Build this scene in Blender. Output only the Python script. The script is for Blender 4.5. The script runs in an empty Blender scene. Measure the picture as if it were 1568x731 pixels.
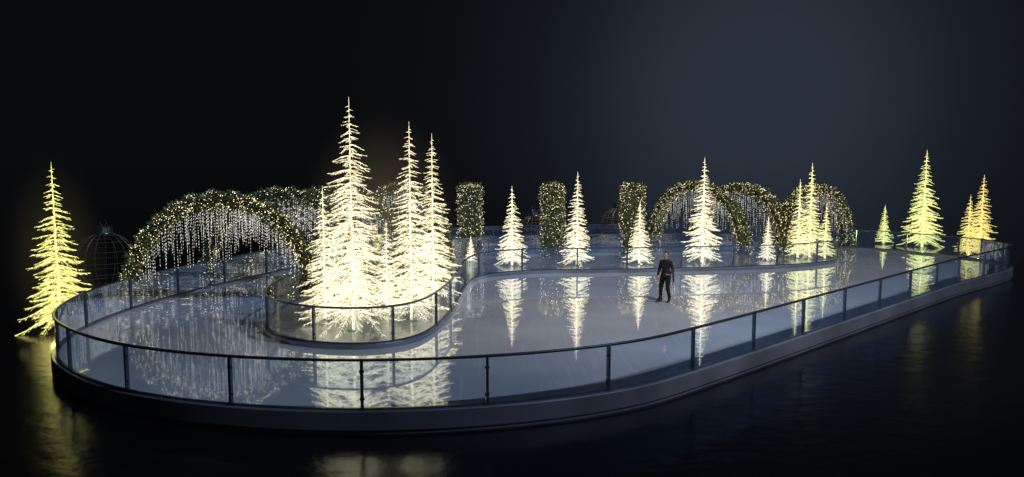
import bpy, math, random
from mathutils import Vector, Matrix, Quaternion
sc = bpy.context.scene
COL = sc.collection

# ---------------------------------------------------------------- helpers
class MB:
    def __init__(s): s.v=[]; s.f=[]; s.m=[]
    def face(s, pts, m=0):
        b=len(s.v); s.v.extend([tuple(p) for p in pts]); s.f.append(tuple(range(b,b+len(pts)))); s.m.append(m)
    def seg(s, p0, p1, r0, r1, m=0, n=3):
        p0=Vector(p0); p1=Vector(p1); d=p1-p0
        if d.length<1e-6: return
        d.normalize()
        a=d.cross(Vector((0,0,1)))
        if a.length<1e-3: a=Vector((1,0,0))
        a.normalize(); c=d.cross(a); b=len(s.v)
        for p,r in ((p0,r0),(p1,r1)):
            for i in range(n):
                t=2*math.pi*i/n
                s.v.append(tuple(p+a*(r*math.cos(t))+c*(r*math.sin(t))))
        for i in range(n):
            j=(i+1)%n
            s.f.append((b+i,b+j,b+n+j,b+n+i)); s.m.append(m)
    def octa(s, p, rx, rz, m=0):
        x,y,z=p; b=len(s.v)
        s.v += [(x+rx,y,z),(x,y+rx,z),(x-rx,y,z),(x,y-rx,z),(x,y,z+rz),(x,y,z-rz)]
        for i in range(4):
            j=(i+1)%4
            s.f.append((b+i,b+j,b+4)); s.m.append(m)
            s.f.append((b+j,b+i,b+5)); s.m.append(m)
    def box(s, c, ax, ay, az, m=0):
        c=Vector(c); ax=Vector(ax); ay=Vector(ay); az=Vector(az); b=len(s.v)
        for i in (-1,1):
            for j in (-1,1):
                for k in (-1,1):
                    s.v.append(tuple(c+ax*i+ay*j+az*k))
        for q in ((0,1,3,2),(4,6,7,5),(0,4,5,1),(2,3,7,6),(0,2,6,4),(1,5,7,3)):
            s.f.append(tuple(b+i for i in q)); s.m.append(m)
    def sweep(s, frames, sec, closed, m=0):
        b=len(s.v); n=len(sec); N=len(frames)
        for o,A,B in frames:
            for a_,b_ in sec: s.v.append(tuple(o+A*a_+B*b_))
        for i in range(N if closed else N-1):
            k=(i+1)%N
            for j in range(n):
                l=(j+1)%n
                s.f.append((b+i*n+j,b+i*n+l,b+k*n+l,b+k*n+j)); s.m.append(m)
    def lathe(s, c, prof, n=16, m=0):
        b=len(s.v); c=Vector(c)
        for r,z in prof:
            for i in range(n):
                t=2*math.pi*i/n; s.v.append((c.x+r*math.cos(t),c.y+r*math.sin(t),c.z+z))
        for i in range(len(prof)-1):
            for j in range(n):
                l=(j+1)%n
                s.f.append((b+i*n+j,b+i*n+l,b+(i+1)*n+l,b+(i+1)*n+j)); s.m.append(m)
    def obj(s, name, mats, parent=None, smooth=False):
        me=bpy.data.meshes.new(name); me.from_pydata(s.v,[],s.f)
        for m in mats: me.materials.append(m)
        me.polygons.foreach_set('material_index', s.m)
        if smooth: me.polygons.foreach_set('use_smooth',[True]*len(s.f))
        me.update()
        o=bpy.data.objects.new(name, me); COL.objects.link(o)
        if parent: o.parent=parent
        return o

def empty(name, loc=(0,0,0)):
    e=bpy.data.objects.new(name,None); COL.objects.link(e); e.location=loc; e.empty_display_size=.3
    return e

def newmat(name):
    m=bpy.data.materials.new(name); m.use_nodes=True
    nt=m.node_tree; nt.nodes.clear()
    out=nt.nodes.new('ShaderNodeOutputMaterial')
    return m,nt,out
def N(nt,t,**k):
    n=nt.nodes.new(t)
    for a,b in k.items(): setattr(n,a,b)
    return n
def pbr(name, col, rough=.5, metal=0., var=.15, scale=6., bump=0., spec=.5):
    m,nt,out=newmat(name); p=N(nt,'ShaderNodeBsdfPrincipled')
    tc=N(nt,'ShaderNodeTexCoord'); nz=N(nt,'ShaderNodeTexNoise'); nz.inputs['Scale'].default_value=scale; nz.inputs['Detail'].default_value=5
    nt.links.new(tc.outputs['Object'],nz.inputs['Vector'])
    cr=N(nt,'ShaderNodeValToRGB'); e=cr.color_ramp.elements
    e[0].position=.3;e[1].position=.7
    e[0].color=tuple(c*(1-var) for c in col)+(1,); e[1].color=tuple(min(1,c*(1+var)) for c in col)+(1,)
    nt.links.new(nz.outputs['Fac'],cr.inputs['Fac']); nt.links.new(cr.outputs['Color'],p.inputs['Base Color'])
    p.inputs['Roughness'].default_value=rough; p.inputs['Metallic'].default_value=metal
    p.inputs['Specular IOR Level'].default_value=spec
    if bump:
        b=N(nt,'ShaderNodeBump'); b.inputs['Strength'].default_value=bump; b.inputs['Distance'].default_value=.01
        nt.links.new(nz.outputs['Fac'],b.inputs['Height']); nt.links.new(b.outputs['Normal'],p.inputs['Normal'])
    nt.links.new(p.outputs[0],out.inputs[0]); return m
def emit(name, c1, c2, s1, s2, scale=18., samp=True):
    m,nt,out=newmat(name); e=N(nt,'ShaderNodeEmission')
    tc=N(nt,'ShaderNodeTexCoord'); nz=N(nt,'ShaderNodeTexNoise'); nz.inputs['Scale'].default_value=scale; nz.inputs['Detail'].default_value=2
    nt.links.new(tc.outputs['Object'],nz.inputs['Vector'])
    mr=N(nt,'ShaderNodeMapRange'); mr.inputs['From Min'].default_value=.35; mr.inputs['From Max'].default_value=.68
    mr.inputs['To Min'].default_value=s1; mr.inputs['To Max'].default_value=s2
    cr=N(nt,'ShaderNodeValToRGB'); cr.color_ramp.elements[0].position=.35; cr.color_ramp.elements[1].position=.65
    cr.color_ramp.elements[0].color=tuple(c1)+(1,); cr.color_ramp.elements[1].color=tuple(c2)+(1,)
    nt.links.new(nz.outputs['Fac'],mr.inputs['Value']); nt.links.new(nz.outputs['Fac'],cr.inputs['Fac'])
    nt.links.new(mr.outputs[0],e.inputs['Strength']); nt.links.new(cr.outputs[0],e.inputs['Color'])
    nt.links.new(e.outputs[0],out.inputs[0])
    if not samp: m.cycles.emission_sampling='NONE'
    return m

# ---------------------------------------------------------------- materials
M_white=emit('warm_white_tree_lights',(1,.78,.38),(1,.92,.64),.7,3.1,14)
M_yel=emit('yellow_tree_lights',(.85,.74,.12),(1,.96,.36),.7,2.8,14)
M_pale=emit('pale_yellow_tree_lights',(.95,.82,.24),(1,.96,.50),.6,2.9)
M_grn=emit('lime_tree_lights',(.78,.78,.16),(.97,1,.42),.6,2.6)
M_org=emit('amber_tree_lights',(.95,.64,.12),(1,.84,.30),.6,2.4)
M_soft=emit('soft_white_tree_lights',(1,.80,.44),(1,.92,.66),.7,3.2)
M_fairy=emit('fairy_lights',(1,.78,.34),(1,.92,.6),1.5,7,40,False)
M_ice_l=emit('icicle_lights',(.75,.78,.75),(1,.95,.8),.35,1.9,30,False)
M_leaf=pbr('garland_leaf',(.06,.08,.020),.45,0,.5,9,0)
M_leaf2=pbr('garland_leaf_light',(.14,.14,.035),.4,0,.4,9,0)
M_core=pbr('garland_core',(.025,.035,.012),.8)
M_steel=pbr('brushed_steel',(.15,.19,.25),.26,.9,.12,3)
M_fascia=pbr('platform_fascia_panel',(.26,.30,.38),.27,.75,.35,.5,.04)
M_wire=pbr('dark_wire',(.05,.045,.04),.4,.8)
M_gold=pbr('gold_wire',(.45,.27,.11),.4,.5)
M_dim=pbr('bronze_wire',(.09,.075,.05),.45,.5)

# ice
M_ice,nt,out=newmat('ice')
p=N(nt,'ShaderNodeBsdfPrincipled'); tc=N(nt,'ShaderNodeTexCoord')
n1=N(nt,'ShaderNodeTexNoise'); n1.inputs['Scale'].default_value=.35; n1.inputs['Detail'].default_value=6
nt.links.new(tc.outputs['Object'],n1.inputs['Vector'])
cr=N(nt,'ShaderNodeValToRGB'); cr.color_ramp.elements[0].position=.3; cr.color_ramp.elements[1].position=.72
cr.color_ramp.elements[0].color=(.44,.48,.57,1); cr.color_ramp.elements[1].color=(.62,.65,.72,1)
# skate marks: thin stretched scratches lightening the surface
def scratch(rot,sx):
    mpp=N(nt,'ShaderNodeMapping'); mpp.inputs['Scale'].default_value=(sx,.35,1); mpp.inputs['Rotation'].default_value=(0,0,rot)
    nz=N(nt,'ShaderNodeTexNoise'); nz.inputs['Scale'].default_value=1; nz.inputs['Detail'].default_value=3; nz.inputs['Distortion'].default_value=.6
    nt.links.new(tc.outputs['Object'],mpp.inputs[0]); nt.links.new(mpp.outputs[0],nz.inputs['Vector'])
    q=N(nt,'ShaderNodeMapRange'); q.inputs['From Min'].default_value=.60; q.inputs['From Max'].default_value=.72; nt.links.new(nz.outputs['Fac'],q.inputs['Value']); return q
s1=scratch(.75,9); s2=scratch(-.9,8)
mx=N(nt,'ShaderNodeMath',operation='MAXIMUM'); nt.links.new(s1.outputs[0],mx.inputs[0]); nt.links.new(s2.outputs[0],mx.inputs[1])
ms=N(nt,'ShaderNodeMath',operation='MULTIPLY'); nt.links.new(mx.outputs[0],ms.inputs[0]); ms.inputs[1].default_value=.35
mc=N(nt,'ShaderNodeMixRGB'); mc.inputs[2].default_value=(.78,.80,.84,1)
nt.links.new(ms.outputs[0],mc.inputs[0]); nt.links.new(n1.outputs['Fac'],cr.inputs['Fac']); nt.links.new(cr.outputs[0],mc.inputs[1]); nt.links.new(mc.outputs[0],p.inputs['Base Color'])
mr=N(nt,'ShaderNodeMapRange'); mr.inputs['To Min'].default_value=.01; mr.inputs['To Max'].default_value=.06
nt.links.new(n1.outputs['Fac'],mr.inputs['Value'])
ra=N(nt,'ShaderNodeMath',operation='MULTIPLY_ADD'); nt.links.new(mx.outputs[0],ra.inputs[0]); ra.inputs[1].default_value=.05; nt.links.new(mr.outputs[0],ra.inputs[2])
nt.links.new(ra.outputs[0],p.inputs['Roughness'])
p.inputs['IOR'].default_value=1.7
p.inputs['Coat Weight'].default_value=1; p.inputs['Coat Roughness'].default_value=.012; p.inputs['Coat IOR'].default_value=1.85
mp=N(nt,'ShaderNodeMapping'); mp.inputs['Scale'].default_value=(2.2,.7,1); mp.inputs['Rotation'].default_value=(0,0,.6)
n2=N(nt,'ShaderNodeTexNoise'); n2.inputs['Scale'].default_value=2.; n2.inputs['Detail'].default_value=8; n2.inputs['Roughness'].default_value=.6
nt.links.new(tc.outputs['Object'],mp.inputs[0]); nt.links.new(mp.outputs[0],n2.inputs['Vector'])
b=N(nt,'ShaderNodeBump'); b.inputs['Strength'].default_value=.09; b.inputs['Distance'].default_value=.02
nt.links.new(n2.outputs['Fac'],b.inputs['Height']); nt.links.new(b.outputs[0],p.inputs['Normal'])
nt.links.new(p.outputs[0],out.inputs[0])

# water : calm and mirror-like far out, rippled around the platform
M_water,nt,out=newmat('dark_water')
p=N(nt,'ShaderNodeBsdfPrincipled'); p.inputs['Base Color'].default_value=(.002,.0022,.003,1)
p.inputs['IOR'].default_value=1.5
tc=N(nt,'ShaderNodeTexCoord'); n2=N(nt,'ShaderNodeTexNoise'); n2.inputs['Scale'].default_value=2.2; n2.inputs['Detail'].default_value=6
nt.links.new(tc.outputs['Object'],n2.inputs['Vector'])
ln=N(nt,'ShaderNodeVectorMath',operation='LENGTH'); nt.links.new(tc.outputs['Object'],ln.inputs[0])
def mrange(a,b_,c,d):
    q=N(nt,'ShaderNodeMapRange',interpolation_type='SMOOTHSTEP'); q.inputs['From Min'].default_value=a; q.inputs['From Max'].default_value=b_
    q.inputs['To Min'].default_value=c; q.inputs['To Max'].default_value=d; nt.links.new(ln.outputs['Value'],q.inputs['Value']); return q
q1=mrange(34,80,.17,.0); q2=mrange(30,62,.3,0.)
nt.links.new(q1.outputs[0],p.inputs['Roughness'])
b=N(nt,'ShaderNodeBump'); b.inputs['Distance'].default_value=.04; nt.links.new(q2.outputs[0],b.inputs['Strength'])
nt.links.new(n2.outputs['Fac'],b.inputs['Height']); nt.links.new(b.outputs[0],p.inputs['Normal'])
nt.links.new(p.outputs[0],out.inputs[0])

# glass
def glass(name,tint,veil,vcol):
    m,nt,out=newmat(name)
    tr=N(nt,'ShaderNodeBsdfTransparent'); tr.inputs[0].default_value=tint+(1,)
    gl=N(nt,'ShaderNodeBsdfGlossy'); gl.inputs['Roughness'].default_value=.02; gl.inputs[0].default_value=(.9,.95,1,1)
    df=N(nt,'ShaderNodeBsdfDiffuse'); df.inputs[0].default_value=vcol+(1,)  # veil hue: blue event light put into the glass colour
    tc=N(nt,'ShaderNodeTexCoord'); nz=N(nt,'ShaderNodeTexNoise'); nz.inputs['Scale'].default_value=.8; nz.inputs['Detail'].default_value=4
    nt.links.new(tc.outputs['Object'],nz.inputs['Vector'])
    mr=N(nt,'ShaderNodeMapRange'); mr.inputs['From Min'].default_value=.3; mr.inputs['From Max'].default_value=.7
    mr.inputs['To Min'].default_value=veil*.6; mr.inputs['To Max'].default_value=veil*1.4
    nt.links.new(nz.outputs['Fac'],mr.inputs['Value'])
    m1=N(nt,'ShaderNodeMixShader'); m2=N(nt,'ShaderNodeMixShader')
    nt.links.new(mr.outputs[0],m1.inputs[0]); nt.links.new(tr.outputs[0],m1.inputs[1]); nt.links.new(df.outputs[0],m1.inputs[2])
    fr=N(nt,'ShaderNodeFresnel'); fr.inputs['IOR'].default_value=1.5
    nt.links.new(fr.outputs[0],m2.inputs[0]); nt.links.new(m1.outputs[0],m2.inputs[1]); nt.links.new(gl.outputs[0],m2.inputs[2])
    nt.links.new(m2.outputs[0],out.inputs[0]); return m
M_glass=glass('rink_glass',(.80,.89,.97),.07,(.22,.42,.90))
M_glass2=glass('deck_glass',(.80,.88,.96),.07,(.22,.38,.80))

# ---------------------------------------------------------------- paths
def smooth_loop(P, step):
    n=len(P); D=[]
    for i in range(n):
        p0,p1,p2,p3=[Vector(P[(i+k)%n]) for k in (-1,0,1,2)]
        for j in range(24):
            t=j/24
            D.append(.5*((2*p1)+(p2-p0)*t+(2*p0-5*p1+4*p2-p3)*t*t+(3*p1-p0-3*p2+p3)*t**3))
    L=[0]
    for i in range(len(D)): L.append(L[-1]+(D[(i+1)%len(D)]-D[i]).length)
    tot=L[-1]; k=int(round(tot/step)); out=[]; j=0
    for i in range(k):
        s=tot*i/k
        while L[j+1]<s: j+=1
        t=(s-L[j])/(L[j+1]-L[j]); out.append(D[j].lerp(D[(j+1)%len(D)],t))
    for _ in range(8):
        out=[(out[i-1]+out[i]*2+out[(i+1)%k])/4 for i in range(k)]
    return out
def norms(P):
    r=[]
    n=len(P)
    for i in range(n):
        t=(P[(i+1)%n]-P[i-1]).normalized(); r.append(Vector((t.y,-t.x)))
    return r
def frames(P,z,off=0):
    nn=norms(P); return [(Vector((p.x+q.x*off,p.y+q.y*off,z)),Vector((q.x,q.y,0)),Vector((0,0,1))) for p,q in zip(P,nn)]

OUT=[(-2.98,14.85),(0,15.3),(2.6,16.4),(4.76,18.2),(8.6,21.8),(12.6,25.6),(18.0,30.7),(21.3,33.5),(23.3,35.5),(23.6,37.8),(22.2,40.6),(19.3,43.9),(15,46.4),(8,47),(0,46),(-5,43.5),(-8.4,39),(-10.4,34.4),(-12.2,28.8),(-12.8,25),(-12.7,22.2),(-11.9,19.6),(-10.5,17.8),(-8.47,16.2),(-5.86,15.2)]
ISL=[(-5.33,20.2),(-3.9,20.0),(-2.9,20.5),(-2.36,21.9),(-2.0,24.8),(-1.9,27.8),(-1.75,30.6),(-1.2,32.4),(0.17,33.4),(1.9,33.8),(5.1,34.0),(11.7,35.1),(14.7,36.4),(16.2,37.8),(16.0,39.5),(14,40.6),(8,40.4),(2,39.8),(-2,38.6),(-4.7,35.5),(-6.2,32),(-7.3,28),(-7.6,24.7),(-7.3,22.3),(-6.5,21.0)]
PO=smooth_loop(OUT,.25); PI=smooth_loop(ISL,.25)

# water
mb=MB(); S=3000
mb.face([(-S,-300,-.42),(S,-300,-.42),(S,S*1.6,-.42),(-S,S*1.6,-.42)]); mb.obj('water',[M_water])

# rink
rk=empty('ice_rink')
mb=MB(); mb.face([(p.x,p.y,0) for p in PO]); mb.obj('ice_surface',[M_ice],rk)
mb=MB()
mb.sweep(frames(PO,0),[(-.06,0.05),(.09,.05),(.11,.045),(.12,.03)],False)
mb.sweep(frames(PO,0),[(-.06,0.05),(.10,.05),(.12,.035),(.12,-.34),(.10,-.345),(.10,-.5),(-.06,-.5)],True) if False else None
mb=MB(); FO=frames(PO,0)
mb.sweep(FO,[(-.06,.05),(.10,.05),(.12,.035),(.12,-.33),(.09,-.345),(.09,-.5),(-.06,-.5)],True)
mb.obj('platform_fascia',[M_fascia],rk)

# island deck
M_deck=pbr('deck_floor',(.16,.15,.14),.12,0,.35,1.6,.15)
dk=empty('garden_deck')
mb=MB(); mb.face([(p.x,p.y,.09) for p in PI]); mb.obj('deck_floor',[M_deck],dk)
mb=MB(); mb.sweep(frames(PI,0),[(-.08,.14),(.08,.14),(.10,.12),(.10,-.05),(-.08,-.05)],True); mb.obj('deck_kerb',[M_fascia],dk)

def railing(name,P,z0,h,spacing,gm,phase=0):
    e=empty(name)
    fr=frames(P,0); n=len(P)
    mb=MB(); b=0
    for o,A,B in fr:
        mb.v.append((o.x,o.y,z0+.03)); mb.v.append((o.x,o.y,h-.04))
    for i in range(n):
        k=(i+1)%n; mb.f.append((2*i,2*k,2*k+1,2*i+1)); mb.m.append(0)
    mb.obj('glass_panels',[gm],e,True)
    mb=MB()
    mb.sweep(frames(P,h),[(-.03,-.04),(.03,-.04),(.038,-.025),(.038,.0),(.025,.012),(-.025,.012),(-.038,0),(-.038,-.025)],True)
    mb.sweep(frames(P,z0),[(-.03,0),(.03,0),(.03,.045),(-.03,.045)],True)
    mb.obj('handrail_and_channel',[M_steel],e)
    mb=MB(); tot=n*.25; k=int(round(tot/spacing))
    for i in range(k):
        o,A,B=fr[int((i+phase)*n/k)%n]
        T=Vector((-A.y,A.x,0)); 
        mb.box(o+Vector((0,0,(z0+h-.04)/2)),A*.04,T*.028,Vector((0,0,(h-.045-z0)/2)))
        mb.box(o+Vector((0,0,z0+.012)),A*.055,T*.07,Vector((0,0,.012)))
        for zz in (z0+.22,h-.25): mb.box(o+Vector((0,0,zz)),A*.018,T*.05,Vector((0,0,.022)))
    mb.obj('posts',[M_steel],e)
railing('glass_railing',PO,.05,1.08,2.75,M_glass)
railing('glass_railing',PI,.14,1.12,2.4,M_glass2)

# ---------------------------------------------------------------- light trees
def tree(x,y,z0,H,Rr,mat,seed,tk=1.):
    r=random.Random(seed); mb=MB()
    K=6
    for i in range(K):
        a=i/K; b_=(i+1)/K
        mb.seg((0,0,H*a),(0,0,H*b_),(.036*(1-a)+.006)*tk,(.036*(1-b_)+.006)*tk,0,6)
    mb.lathe((0,0,0),[(0,.03),(.18,.03),(.2,0)],12,1)
    nt_=int(10+H*2.8)
    for i in range(nt_):
        s=(i+.4)/nt_; s=s**.97
        nb=int(round(6+7*(1-s))); ph=r.random()*6.3
        for k in range(nb):
            zh=H*(.06+.93*s)+r.uniform(-.5,.5)*H/nt_*.6
            th=ph+2*math.pi*k/nb+r.uniform(-.25,.25)
            L=(Rr*(1-s)**.85)*r.uniform(.60,1.14)+.035*H/5
            D=Vector((math.cos(th),math.sin(th),0)); Sd=Vector((-D.y,D.x,0))
            dr=r.uniform(.55,.85); up=r.uniform(.10,.30)
            def P(t): return D*(L*t)+Vector((0,0,zh+L*(up*t-dr*t*t+.30*t**4)))
            M=5; rb=.0066*tk
            for j in range(M):
                mb.seg(P(j/M),P((j+1)/M),rb*(1.15-.6*j/M),rb*(1.15-.6*(j+1)/M))
            q=max(3,min(12,int(L/.085)))
            for j in range(q):
                t=.15+.85*(j+r.random()*.6)/q
                l=min(.34,L*.33)*(1.1-t*.75)*r.uniform(.6,1.2)
                p0=P(t); T=(P(min(1,t+.05))-P(t-.05)).normalized()
                for sg in (-1,1):
                    d=(T*.85+Sd*sg*.7+Vector((0,0,r.uniform(-.45,.12)))).normalized()
                    pe=p0+d*l*.6; d3=(d+Vector((0,0,-.35))).normalized()
                    mb.seg(p0,pe,.0044*tk,.0036*tk); mb.seg(pe,pe+d3*l*.4,.0036*tk,.0025*tk)
                    if l>.15 and r.random()<.5:
                        pm=p0+d*l*.5; d2=(d+T*.8+Vector((0,0,r.uniform(-.4,.2)))).normalized()
                        mb.seg(pm,pm+d2*l*.45,.0038*tk,.0026*tk)
    mb.seg((0,0,H*.98),(0,0,H*1.02),.008*tk,.003*tk)
    o=mb.obj('christmas_tree',[mat,M_steel]); o.location=(x,y,z0); o.rotation_euler=(0,0,r.random()*6)
    return o
D0=.09
TR=[(-14.35,24.0,-.42,5.25,1.1,M_yel,1.25),
 (-5.8,23.5,D0,4.05,.92,M_white,.95),(-4.6,21.9,D0,6.55,1.52,M_white,1.05),(-3.1,23.3,D0,5.95,1.14,M_white,1.05),(-2.72,26.2,D0,5.7,1.0,M_white,1.1),
 (-4.15,25.2,D0,2.9,.6,M_white,1.),(-5.6,27.0,D0,2.6,.6,M_white,1.),
 (0,35.6,D0,3.65,.86,M_soft,1.35),(-2.0,37,D0,1.25,.36,M_soft,1.),(3.05,35.7,D0,4.3,.86,M_soft,1.4),(6.05,36.2,D0,2.95,.76,M_soft,1.3),
 (9.15,36.6,D0,4.95,1.0,M_soft,1.4),(12.6,37.6,D0,2.15,.5,M_soft,1.1),(15.05,38.6,D0,4.7,.78,M_pale,1.4),(14.4,38.4,D0,3.9,.68,M_pale,1.35),(15.65,38.1,D0,2.8,.5,M_pale,1.3),
 (24.2,49.7,-.42,2.5,.6,M_grn,1.4),(25.7,47.8,-.42,5.95,1.28,M_grn,1.8),(27.25,44.4,-.42,4.5,.95,M_org,1.6),(26.3,44.0,-.42,3.4,.75,M_org,1.5)]
for i,t in enumerate(TR): tree(t[0],t[1],t[2],t[3],t[4],t[5],100+i,t[6])

# bloom around the brightest trees, imitated by added self-glowing volumes
def glow_mat(name,col,s):
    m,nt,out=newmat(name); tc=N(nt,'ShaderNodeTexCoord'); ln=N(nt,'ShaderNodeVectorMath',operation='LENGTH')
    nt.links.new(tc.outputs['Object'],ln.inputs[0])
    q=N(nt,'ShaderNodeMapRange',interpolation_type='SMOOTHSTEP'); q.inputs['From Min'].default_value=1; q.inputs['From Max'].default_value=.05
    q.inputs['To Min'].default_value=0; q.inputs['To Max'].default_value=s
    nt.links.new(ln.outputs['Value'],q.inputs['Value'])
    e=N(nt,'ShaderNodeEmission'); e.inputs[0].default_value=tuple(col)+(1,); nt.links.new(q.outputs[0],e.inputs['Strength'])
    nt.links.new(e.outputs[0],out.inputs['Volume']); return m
H_w=glow_mat('warm_bloom_glow',(1,.82,.52),.018); H_y=glow_mat('yellow_bloom_glow',(1,.9,.4),.012)
def glow_volume(loc,rx,rz,mat):
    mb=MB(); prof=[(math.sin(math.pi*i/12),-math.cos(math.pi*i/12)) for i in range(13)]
    mb.lathe((0,0,0),prof,20); o=mb.obj('bloom_glow',[mat]); o.location=loc; o.scale=(rx,rx,rz); return o
glow_volume((-4.0,23.6,2.4),2.8,4.5,H_w)
glow_volume((-14.35,24,1.8),1.6,3.7,H_y)

# ---------------------------------------------------------------- garland arches
def arch_pt(P0,P1,h,z0,ph):
    c=(P0+P1)/2; a=(P1-P0)/2
    q=c-a*math.cos(ph); return Vector((q.x,q.y,z0+h*max(0,math.sin(ph))**.88))
def arch(P0,P1,h,w=.85,th=.30,seed=0,leaves=3600,lights=650,rows=3,drop=(.5,1.5)):
    r=random.Random(seed); P0=Vector(P0); P1=Vector(P1); z0=-.42; mb=MB()
    d=(P1-P0).normalized(); n=Vector((-d.y,d.x,0)); 
    F=[]; K=44
    for i in range(K+1):
        ph=math.pi*i/K; p=arch_pt(P0,P1,h,z0,ph)
        e=1e-3; T=(arch_pt(P0,P1,h,z0,min(math.pi,ph+e))-arch_pt(P0,P1,h,z0,max(0,ph-e)))
        T.normalize(); Nn=T.cross(n).normalized()
        c3=Vector(((P0.x+P1.x)/2,(P0.y+P1.y)/2,z0)); 
        if Nn.dot(p-c3)<0: Nn=-Nn
        F.append((p,Nn,n,T))
    hw=w/2-.09; ht=th/2-.05
    mb.sweep([(p,a,b) for p,a,b,_ in F],[(-ht,-hw),(ht,-hw),(ht,hw),(-ht,hw)],False,0)
    def surf():
        s=r.random()*K; i=min(K-1,int(s)); f=s-i
        p=F[i][0].lerp(F[i+1][0],f); A=F[i][1].lerp(F[i+1][1],f); T=F[i][3]
        per=2*(w+th); q=r.random()*per
        if q<w: a,b=th/2,q-w/2; nn=A
        elif q<2*w: a,b=-th/2,q-w-w/2; nn=-A
        elif q<2*w+th: a,b=q-2*w-th/2,w/2; nn=n
        else: a,b=q-2*w-th-th/2,-w/2; nn=-n
        lump=.05*math.sin(s*2.3+seed)+.04*math.sin(s*5.1+b*6)
        return p+A*a+n*b+nn*lump, nn
    for _ in range(leaves):
        p,nn=surf(); p=p+nn*r.uniform(-.08,.08)
        v=Vector((r.gauss(0,1),r.gauss(0,1),r.gauss(0,1)))+nn*1.2; v.normalize()
        s_=v.cross(Vector((r.gauss(0,1),r.gauss(0,1),r.gauss(0,1)))).normalized()
        l=r.uniform(.07,.22); ww=l*r.uniform(.2,.34)
        mb.face([p,p+v*l*.45+s_*ww,p+v*l,p+v*l*.45-s_*ww],1 if r.random()<.6 else 2)
    for _ in range(lights):
        p,nn=surf(); p=p+nn*r.uniform(.02,.12); q=r.uniform(.005,.015); mb.octa(p,q,q,3)
    for row in range(rows):
        off=(-.32+.64*row/max(1,rows-1)) if rows>1 else 0
        ns=int((P1-P0).length/.16)
        for k in range(ns):
            x=-.93+1.86*(k+r.random()*.7)/ns; ph=math.acos(max(-1,min(1,-x)))
            p=arch_pt(P0,P1,h,z0,ph)+n*off; p.z-=th*.5
            L=r.uniform(*drop); zend=max(p.z-L,.9 if abs(x)<.8 else .4)
            string(mb,p,zend,r)
    return mb.obj('garland_arch',[M_core,M_leaf,M_leaf2,M_fairy,M_ice_l])
def string(mb,p,zend,r,ms=0,ml=4):
    mb.seg(p,(p.x,p.y,zend),.003,.003,ms,3)
    z=p.z-.05
    while z>zend:
        mb.octa((p.x,p.y,z),.0085,r.uniform(.025,.055),ml); z-=r.uniform(.08,.14)
def canopy(A,B,h,seed,nr=5):
    r=random.Random(seed); mb=MB()
    for k in range(nr):
        t=(k+1)/(nr+1); P0=Vector(A[0]).lerp(Vector(B[0]),t); P1=Vector(A[1]).lerp(Vector(B[1]),t)
        pts=[arch_pt(P0,P1,h-.05,-.42,math.pi*i/30) for i in range(4,27)]
        for a,b in zip(pts,pts[1:]): mb.seg(a,b,.012,.012,0,4)
        ns=int((P1-P0).length/.2)
        for j in range(ns):
            x=-.88+1.76*(j+r.random()*.8)/ns; p=arch_pt(P0,P1,h-.05,-.42,math.acos(-x))
            string(mb,p,max(.9,p.z-r.uniform(.4,1.5)),r,0,1)
        for _ in range(420):
            i=r.randrange(len(pts)-1); p=pts[i].lerp(pts[i+1],r.random())
            v=Vector((r.gauss(0,1),r.gauss(0,1),r.gauss(0,.6))).normalized(); s_=v.cross(Vector((0,0,1))).normalized()
            l=r.uniform(.1,.2); mb.face([p,p+v*l*.5+s_*l*.25,p+v*l,p+v*l*.5-s_*l*.25],2)
    for xq in (-.75,-.4,0,.4,.75):
        a=arch_pt(Vector(A[0]),Vector(A[1]),h,-.42,math.acos(-xq)); b_=arch_pt(Vector(B[0]),Vector(B[1]),h,-.42,math.acos(-xq))
        mb.seg(a,b_,.02,.02,0,5)
    mb.obj('icicle_light_canopy',[M_wire,M_ice_l,M_leaf])
LT=[((-13.2,26.0),(-7.25,27.7)),((-12.2,30.2),(-6.1,31.6)),((-10.9,34.8),(-4.9,34.8)),((-8.0,40.2),(-3.2,37.3))]
for i,(a,b_) in enumerate(LT): arch(a,b_,4.05,seed=10+i,leaves=6500 if i==0 else 3600,lights=2600 if i==0 else 1000)
canopy(LT[0],LT[1],4.0,31); canopy(LT[1],LT[2],4.0,32); 
RT=[((-2.15,39.3),(-2.5,45.9)),((2.1,39.6),(2.45,46.6)),((6.3,40.0),(7.4,47.2)),((8.7,46.9),(12.3,40.2)),((11.6,47.1),(14.6,40.3)),((14.1,40.4),(19.4,44.3))]
for i,(a,b_) in enumerate(RT): arch(a,b_,3.85 if i!=3 else 3.95,w=1.1 if i<3 else .8,seed=40+i,leaves=3800,lights=1700,rows=2)
canopy(RT[3],RT[4],3.8,50,3)

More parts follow.
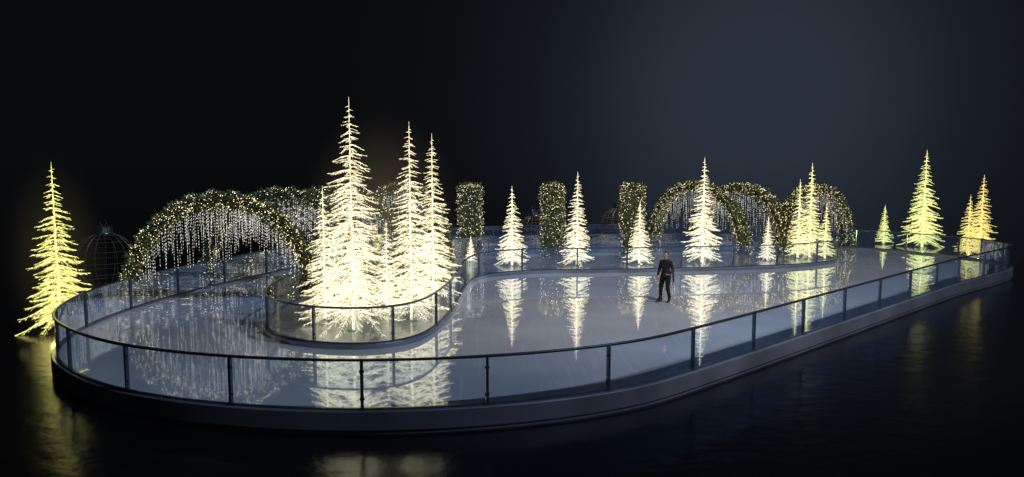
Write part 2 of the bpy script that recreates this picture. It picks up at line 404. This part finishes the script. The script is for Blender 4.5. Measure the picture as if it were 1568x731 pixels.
# ---------------------------------------------------------------- wire ornament balls
def ball(x,y,r_,mat):
    mb=MB(); z=r_; w=.01
    for k in range(9):
        th=math.pi*k/9
        for j in range(40):
            a=2*math.pi*j/40; b_=2*math.pi*(j+1)/40
            f=lambda q: (r_*math.sin(q)*math.cos(th),r_*math.sin(q)*math.sin(th),z+r_*math.cos(q))
            mb.seg(f(a),f(b_),w,w,0,4)
    for k in range(1,8):
        q=math.pi*k/8
        for j in range(36):
            a=2*math.pi*j/36; b_=2*math.pi*(j+1)/36
            f=lambda t: (r_*math.sin(q)*math.cos(t),r_*math.sin(q)*math.sin(t),z+r_*math.cos(q))
            mb.seg(f(a),f(b_),w,w,0,4)
    t=2*r_
    mb.lathe((0,0,t-.05),[(.30,0),(.34,.02),(.32,.05),(.32,.28),(.34,.3),(.30,.33),(0,.35)],20,1)
    for k in range(20):
        a=2*math.pi*k/20; mb.box((.325*math.cos(a),.325*math.sin(a),t+.1),Vector((.012*math.cos(a),.012*math.sin(a),0)),Vector((-.02*math.sin(a),.02*math.cos(a),0)),(0,0,.11),1)
    for j in range(20):
        a=2*math.pi*j/20; b_=2*math.pi*(j+1)/20
        mb.seg((.13*math.cos(a),0,t+.42+.13*math.sin(a)),(.13*math.cos(b_),0,t+.42+.13*math.sin(b_)),.018,.018,1,5)
    o=mb.obj('wire_ornament_ball',[mat,M_steel]); o.location=(x,y,-.42)
ball(-17.1,32,1.2,M_dim); ball(1.4,49.5,.95,M_gold); ball(6.9,49.5,1.2,M_gold); ball(-11.5,41,1.1,M_dim); ball(21,50,.9,M_dim)

# ---------------------------------------------------------------- man
M_suit=pbr('dark_jacket',(.010,.010,.012),.8,0,.3,30,.2,.25)
M_pants=pbr('dark_trousers',(.008,.008,.010),.85,0,.3,30,.2,.25)
M_skin=pbr('skin',(.30,.18,.13),.5,0,.08,20)
M_hair=pbr('hair',(.015,.011,.008),.6,0,.3,60)
M_boot=pbr('skate_boot',(.012,.012,.013),.35)
M_coat=pbr('coat_cloth',(.018,.018,.021),.85,0,.3,25,.3)
man=empty('man')
def skin(name,V,E,mats,pick,root=0,sub=2):
    me=bpy.data.meshes.new(name); me.from_pydata([v[:3] for v in V],E,[]); o=bpy.data.objects.new(name,me); COL.objects.link(o)
    o.modifiers.new('s','SKIN')
    if not me.skin_vertices: 
        bpy.context.view_layer.objects.active=o; bpy.ops.mesh.customdata_skin_add()
    for i,v in enumerate(V):
        d=me.skin_vertices[0].data[i]; d.radius=(v[3],v[4] if len(v)>4 else v[3]); d.use_root=(i==root)
    ss=o.modifiers.new('u','SUBSURF'); ss.levels=sub; ss.render_levels=sub
    dg=bpy.context.evaluated_depsgraph_get(); dg.update()
    m2=bpy.data.meshes.new_from_object(o.evaluated_get(dg)); o.modifiers.clear(); o.data=m2
    m2.materials.clear()
    for m in mats: m2.materials.append(m)
    for p in m2.polygons: p.use_smooth=True; p.material_index=pick(p.center)
    o.parent=man; return o
V=[(0,0,.96,.145,.12),(0,0,1.10,.135,.11),(0,-.005,1.27,.165,.125),(0,0,1.41,.13,.10),(0,0,1.48,.065),(0,-.01,1.55,.058),(0,-.02,1.62,.088,.098),(0,-.015,1.69,.085,.095),(0,-.01,1.75,.055,.06),
 (-.17,0,1.405,.072),(-.235,.02,1.15,.056),(-.27,-.06,.92,.040),
 (.17,0,1.405,.072),(.25,.04,1.16,.056),(.225,-.17,1.02,.040),
 (-.095,0,.88,.11),(-.15,-.05,.52,.078),(-.175,.0,.14,.055),
 (.095,0,.88,.11),(.13,-.12,.53,.078),(.12,.10,.15,.055)]
E=[(0,1),(1,2),(2,3),(3,4),(4,5),(5,6),(6,7),(7,8),(3,9),(9,10),(10,11),(3,12),(12,13),(13,14),(0,15),(15,16),(16,17),(0,18),(18,19),(19,20)]
skin('body',V,E,[M_suit,M_pants,M_skin],lambda c:2 if c.z>1.50 else (0 if c.z>.90 else 1))
def hand(wr,d,side,name):
    wr=Vector(wr); d=Vector(d).normalized(); sd=Vector(side).normalized(); n=d.cross(sd).normalized()
    V=[tuple(wr)+(.028,.02),tuple(wr+d*.05)+(.04,.018),tuple(wr+d*.09)+(.038,.016)]
    E=[(0,1),(1,2)]
    skin(name+'_palm',V,E,[M_skin],lambda c:0,0,2)
    for k,(o,l) in enumerate(((-.030,.065),(-.010,.076),(.010,.072),(.029,.056))):
        a=wr+d*.085+sd*o; b_=a+d*l*.45+n*.006; c=b_+d*l*.3+n*.018; e=c+d*l*.2+n*.02
        skin(name+'_finger_%d'%k,[tuple(a)+(.0095,),tuple(b_)+(.009,),tuple(c)+(.008,),tuple(e)+(.007,)],[(0,1),(1,2),(2,3)],[M_skin],lambda c:0,0,1)
    a=wr+d*.03-sd*.03; b_=a+d*.03-sd*.025+n*.01; c=b_+d*.03-sd*.005+n*.01
    skin(name+'_thumb',[tuple(a)+(.013,),tuple(b_)+(.011,),tuple(c)+(.009,)],[(0,1),(1,2)],[M_skin],lambda c:0,0,1)
hand((-.272,-.066,.905),(-.05,-.2,-1),(0,1,-.2),'left_hand')
hand((.22,-.185,1.012),(-.35,-1,-.15),(1,-.3,0),'right_hand')
mb=MB()
def ell(c,rx,ry,rz,m,nu=14,nv=9,zmin=-2):
    c=Vector(c); b=len(mb.v)
    for i in range(nv+1):
        p=math.pi*i/nv
        for j in range(nu):
            t=2*math.pi*j/nu; mb.v.append((c.x+rx*math.sin(p)*math.cos(t),c.y+ry*math.sin(p)*math.sin(t),c.z+rz*math.cos(p)))
    for i in range(nv):
        for j in range(nu):
            l=(j+1)%nu; mb.f.append((b+i*nu+j,b+i*nu+l,b+(i+1)*nu+l,b+(i+1)*nu+j)); mb.m.append(m)
ell((0,.014,1.705),.086,.096,.080,1)
ell((0,.04,1.65),.082,.075,.09,1)
ell((0,-.112,1.635),.013,.02,.022,0)
for s in (-1,1):
    ell((s*.084,-.01,1.64),.01,.018,.028,0); ell((s*.03,-.098,1.658),.012,.008,.007,2); ell((s*.03,-.101,1.675),.018,.006,.004,1)
ell((0,-.104,1.595),.022,.006,.006,3)
mb.obj('head_features',[M_skin,M_hair,pbr('eye',(.6,.6,.6),.2),pbr('lips',(.3,.12,.1),.5)],man,True)
mb=MB()
mb.lathe((0,0,1.44),[(.085,0),(.082,.05),(.07,.07),(.062,.06)],16,0)
mb.lathe((0,0,.80),[(.195,0),(.178,.12),(.160,.22),(.14,.30)],20,0)
o=mb.obj('jacket_collar_and_hem',[M_suit],man,True); o.scale=(1,.78,1)
mb=MB()
for x,y,ya in ((-.175,-.02,.1),(.12,.08,-.25)):
    f=Vector((math.sin(ya)*-1,-math.cos(ya),0)); s=Vector((f.y*-1,f.x,0))
    c=Vector((x,y,0))
    fr=[]
    for t,wd,h0,h1 in ((-.07,.035,.05,.20),(-.05,.052,.05,.21),(.02,.052,.05,.19),(.08,.05,.05,.125),(.15,.05,.05,.105),(.20,.03,.05,.08)):
        fr.append([c+f*t+s*-wd+Vector((0,0,h0)),c+f*t+s*wd+Vector((0,0,h0)),c+f*t+s*wd*.8+Vector((0,0,h1)),c+f*t-s*wd*.8+Vector((0,0,h1))])
    b=len(mb.v)
    for q in fr: mb.v.extend([tuple(v) for v in q])
    for i in range(5):
        for j in range(4):
            l=(j+1)%4; mb.f.append((b+i*4+j,b+i*4+l,b+i*4+4+l,b+i*4+4+j)); mb.m.append(0)
    mb.f.append((b,b+1,b+2,b+3)); mb.m.append(0); mb.f.append((b+20,b+21,b+22,b+23)); mb.m.append(0)
    mb.box(c+f*.06+Vector((0,0,.012)),f*.14,s*.003,(0,0,.012),1)
    for t in (-.03,.13): mb.box(c+f*t+Vector((0,0,.037)),f*.02,s*.012,(0,0,.014),1)
mb.obj('ice_skates',[M_boot,M_steel],man)
mb=MB(); b=0; nu,nv=14,12
for i in range(nu+1):
    u=i/nu
    base=Vector((.255,.03,1.17)).lerp(Vector((.23,-.15,1.06)),u)
    for j in range(nv+1):
        v=j/nv*2-1
        dx=.07*math.tanh(v*3)+.014*math.sin(u*14+v*2)*abs(v); dz=.055-abs(v)**1.3*(.46+.05*math.sin(u*9))
        mb.v.append((base.x+dx,base.y+.012*math.sin(v*7)+ (u-.5)*.12*abs(v),base.z+dz))
for i in range(nu):
    for j in range(nv):
        a=i*(nv+1)+j; mb.f.append((a,a+1,a+nv+2,a+nv+1)); mb.m.append(0)
mb.obj('draped_coat',[M_coat],man,True)
man.location=(5.42,26.8,0.002); man.rotation_euler=(0,0,math.radians(-35)); man.scale=(1.02,1.02,1.02)

# ---------------------------------------------------------------- light and sky
w=bpy.data.worlds.new('World'); sc.world=w; w.use_nodes=True; nt=w.node_tree; nt.nodes.clear()
out=N(nt,'ShaderNodeOutputWorld'); bg=N(nt,'ShaderNodeBackground'); tc=N(nt,'ShaderNodeTexCoord')
dp=N(nt,'ShaderNodeVectorMath',operation='DOT_PRODUCT'); nt.links.new(tc.outputs['Generated'],dp.inputs[0]); 
dv=Vector((.30,.95,.08)).normalized(); dp.inputs[1].default_value=dv
cr=N(nt,'ShaderNodeValToRGB'); cr.color_ramp.interpolation='B_SPLINE'
E_=cr.color_ramp.elements; E_[0].position=0; E_[0].color=(.0028,.0030,.0036,1); E_[1].position=1; E_[1].color=(.027,.037,.054,1)
mr=N(nt,'ShaderNodeMapRange'); mr.inputs['From Min'].default_value=.87; mr.inputs['From Max'].default_value=1.
nt.links.new(dp.outputs['Value'],mr.inputs['Value'])
e=E_.new(.5); e.color=(.0042,.0048,.0062,1); e=E_.new(.82); e.color=(.0078,.0100,.0148,1)
nt.links.new(mr.outputs[0],cr.inputs['Fac']); nt.links.new(cr.outputs[0],bg.inputs[0]); nt.links.new(bg.outputs[0],out.inputs[0])

sd=bpy.data.lights.new('moonlight','SUN'); sd.energy=1.45; sd.angle=math.radians(3); sd.color=(.72,.82,1)
so=bpy.data.objects.new('moonlight',sd); COL.objects.link(so)
so.rotation_euler=Vector((.62,-.25,.75)).to_track_quat('Z','Y').to_euler()
def spot(name,loc,tgt,en,col,ang,blend=.8,rad=.4):
    l=bpy.data.lights.new(name,'SPOT'); l.energy=en; l.color=col; l.spot_size=math.radians(ang); l.spot_blend=blend; l.shadow_soft_size=rad
    o=bpy.data.objects.new(name,l); COL.objects.link(o); o.location=loc
    o.rotation_euler=(Vector(loc)-Vector(tgt)).to_track_quat('Z','Y').to_euler()
spot('rink_floodlight',(14,8,22),(9,29,0),30000,(1,.95,.92),62,1.,1.)
spot('blue_wash_light',(-22,12,20),(-9.5,33,0),11000,(.10,.38,1),38,1.)
spot('blue_wash_light',(-12,8,26),(1,43,0),13000,(.12,.36,1),28,1.)
def lamp(loc,en,col):  # unseen fill lights, added to cast a coloured glow near the outer trees
    l=bpy.data.lights.new('tree_glow_fill','POINT'); l.energy=en; l.color=col; l.shadow_soft_size=.12
    o=bpy.data.objects.new('tree_glow_fill',l); COL.objects.link(o); o.location=loc
lamp((-14.35,23.7,.1),60,(1,.75,.2)); lamp((25.0,46.5,.3),260,(.7,1,.2)); lamp((26.5,43.2,.3),220,(1,.55,.12))

cam=bpy.data.cameras.new('camera'); co=bpy.data.objects.new('camera',cam); COL.objects.link(co)
cam.sensor_width=36; cam.lens=36*1175/1568; cam.clip_end=8000; cam.clip_start=.1
co.location=(0,0,5); co.rotation_euler=(math.radians(90-5.83),0,0)
sc.camera=co
sc.view_settings.view_transform='Standard'; sc.view_settings.look='None'; sc.view_settings.exposure=0
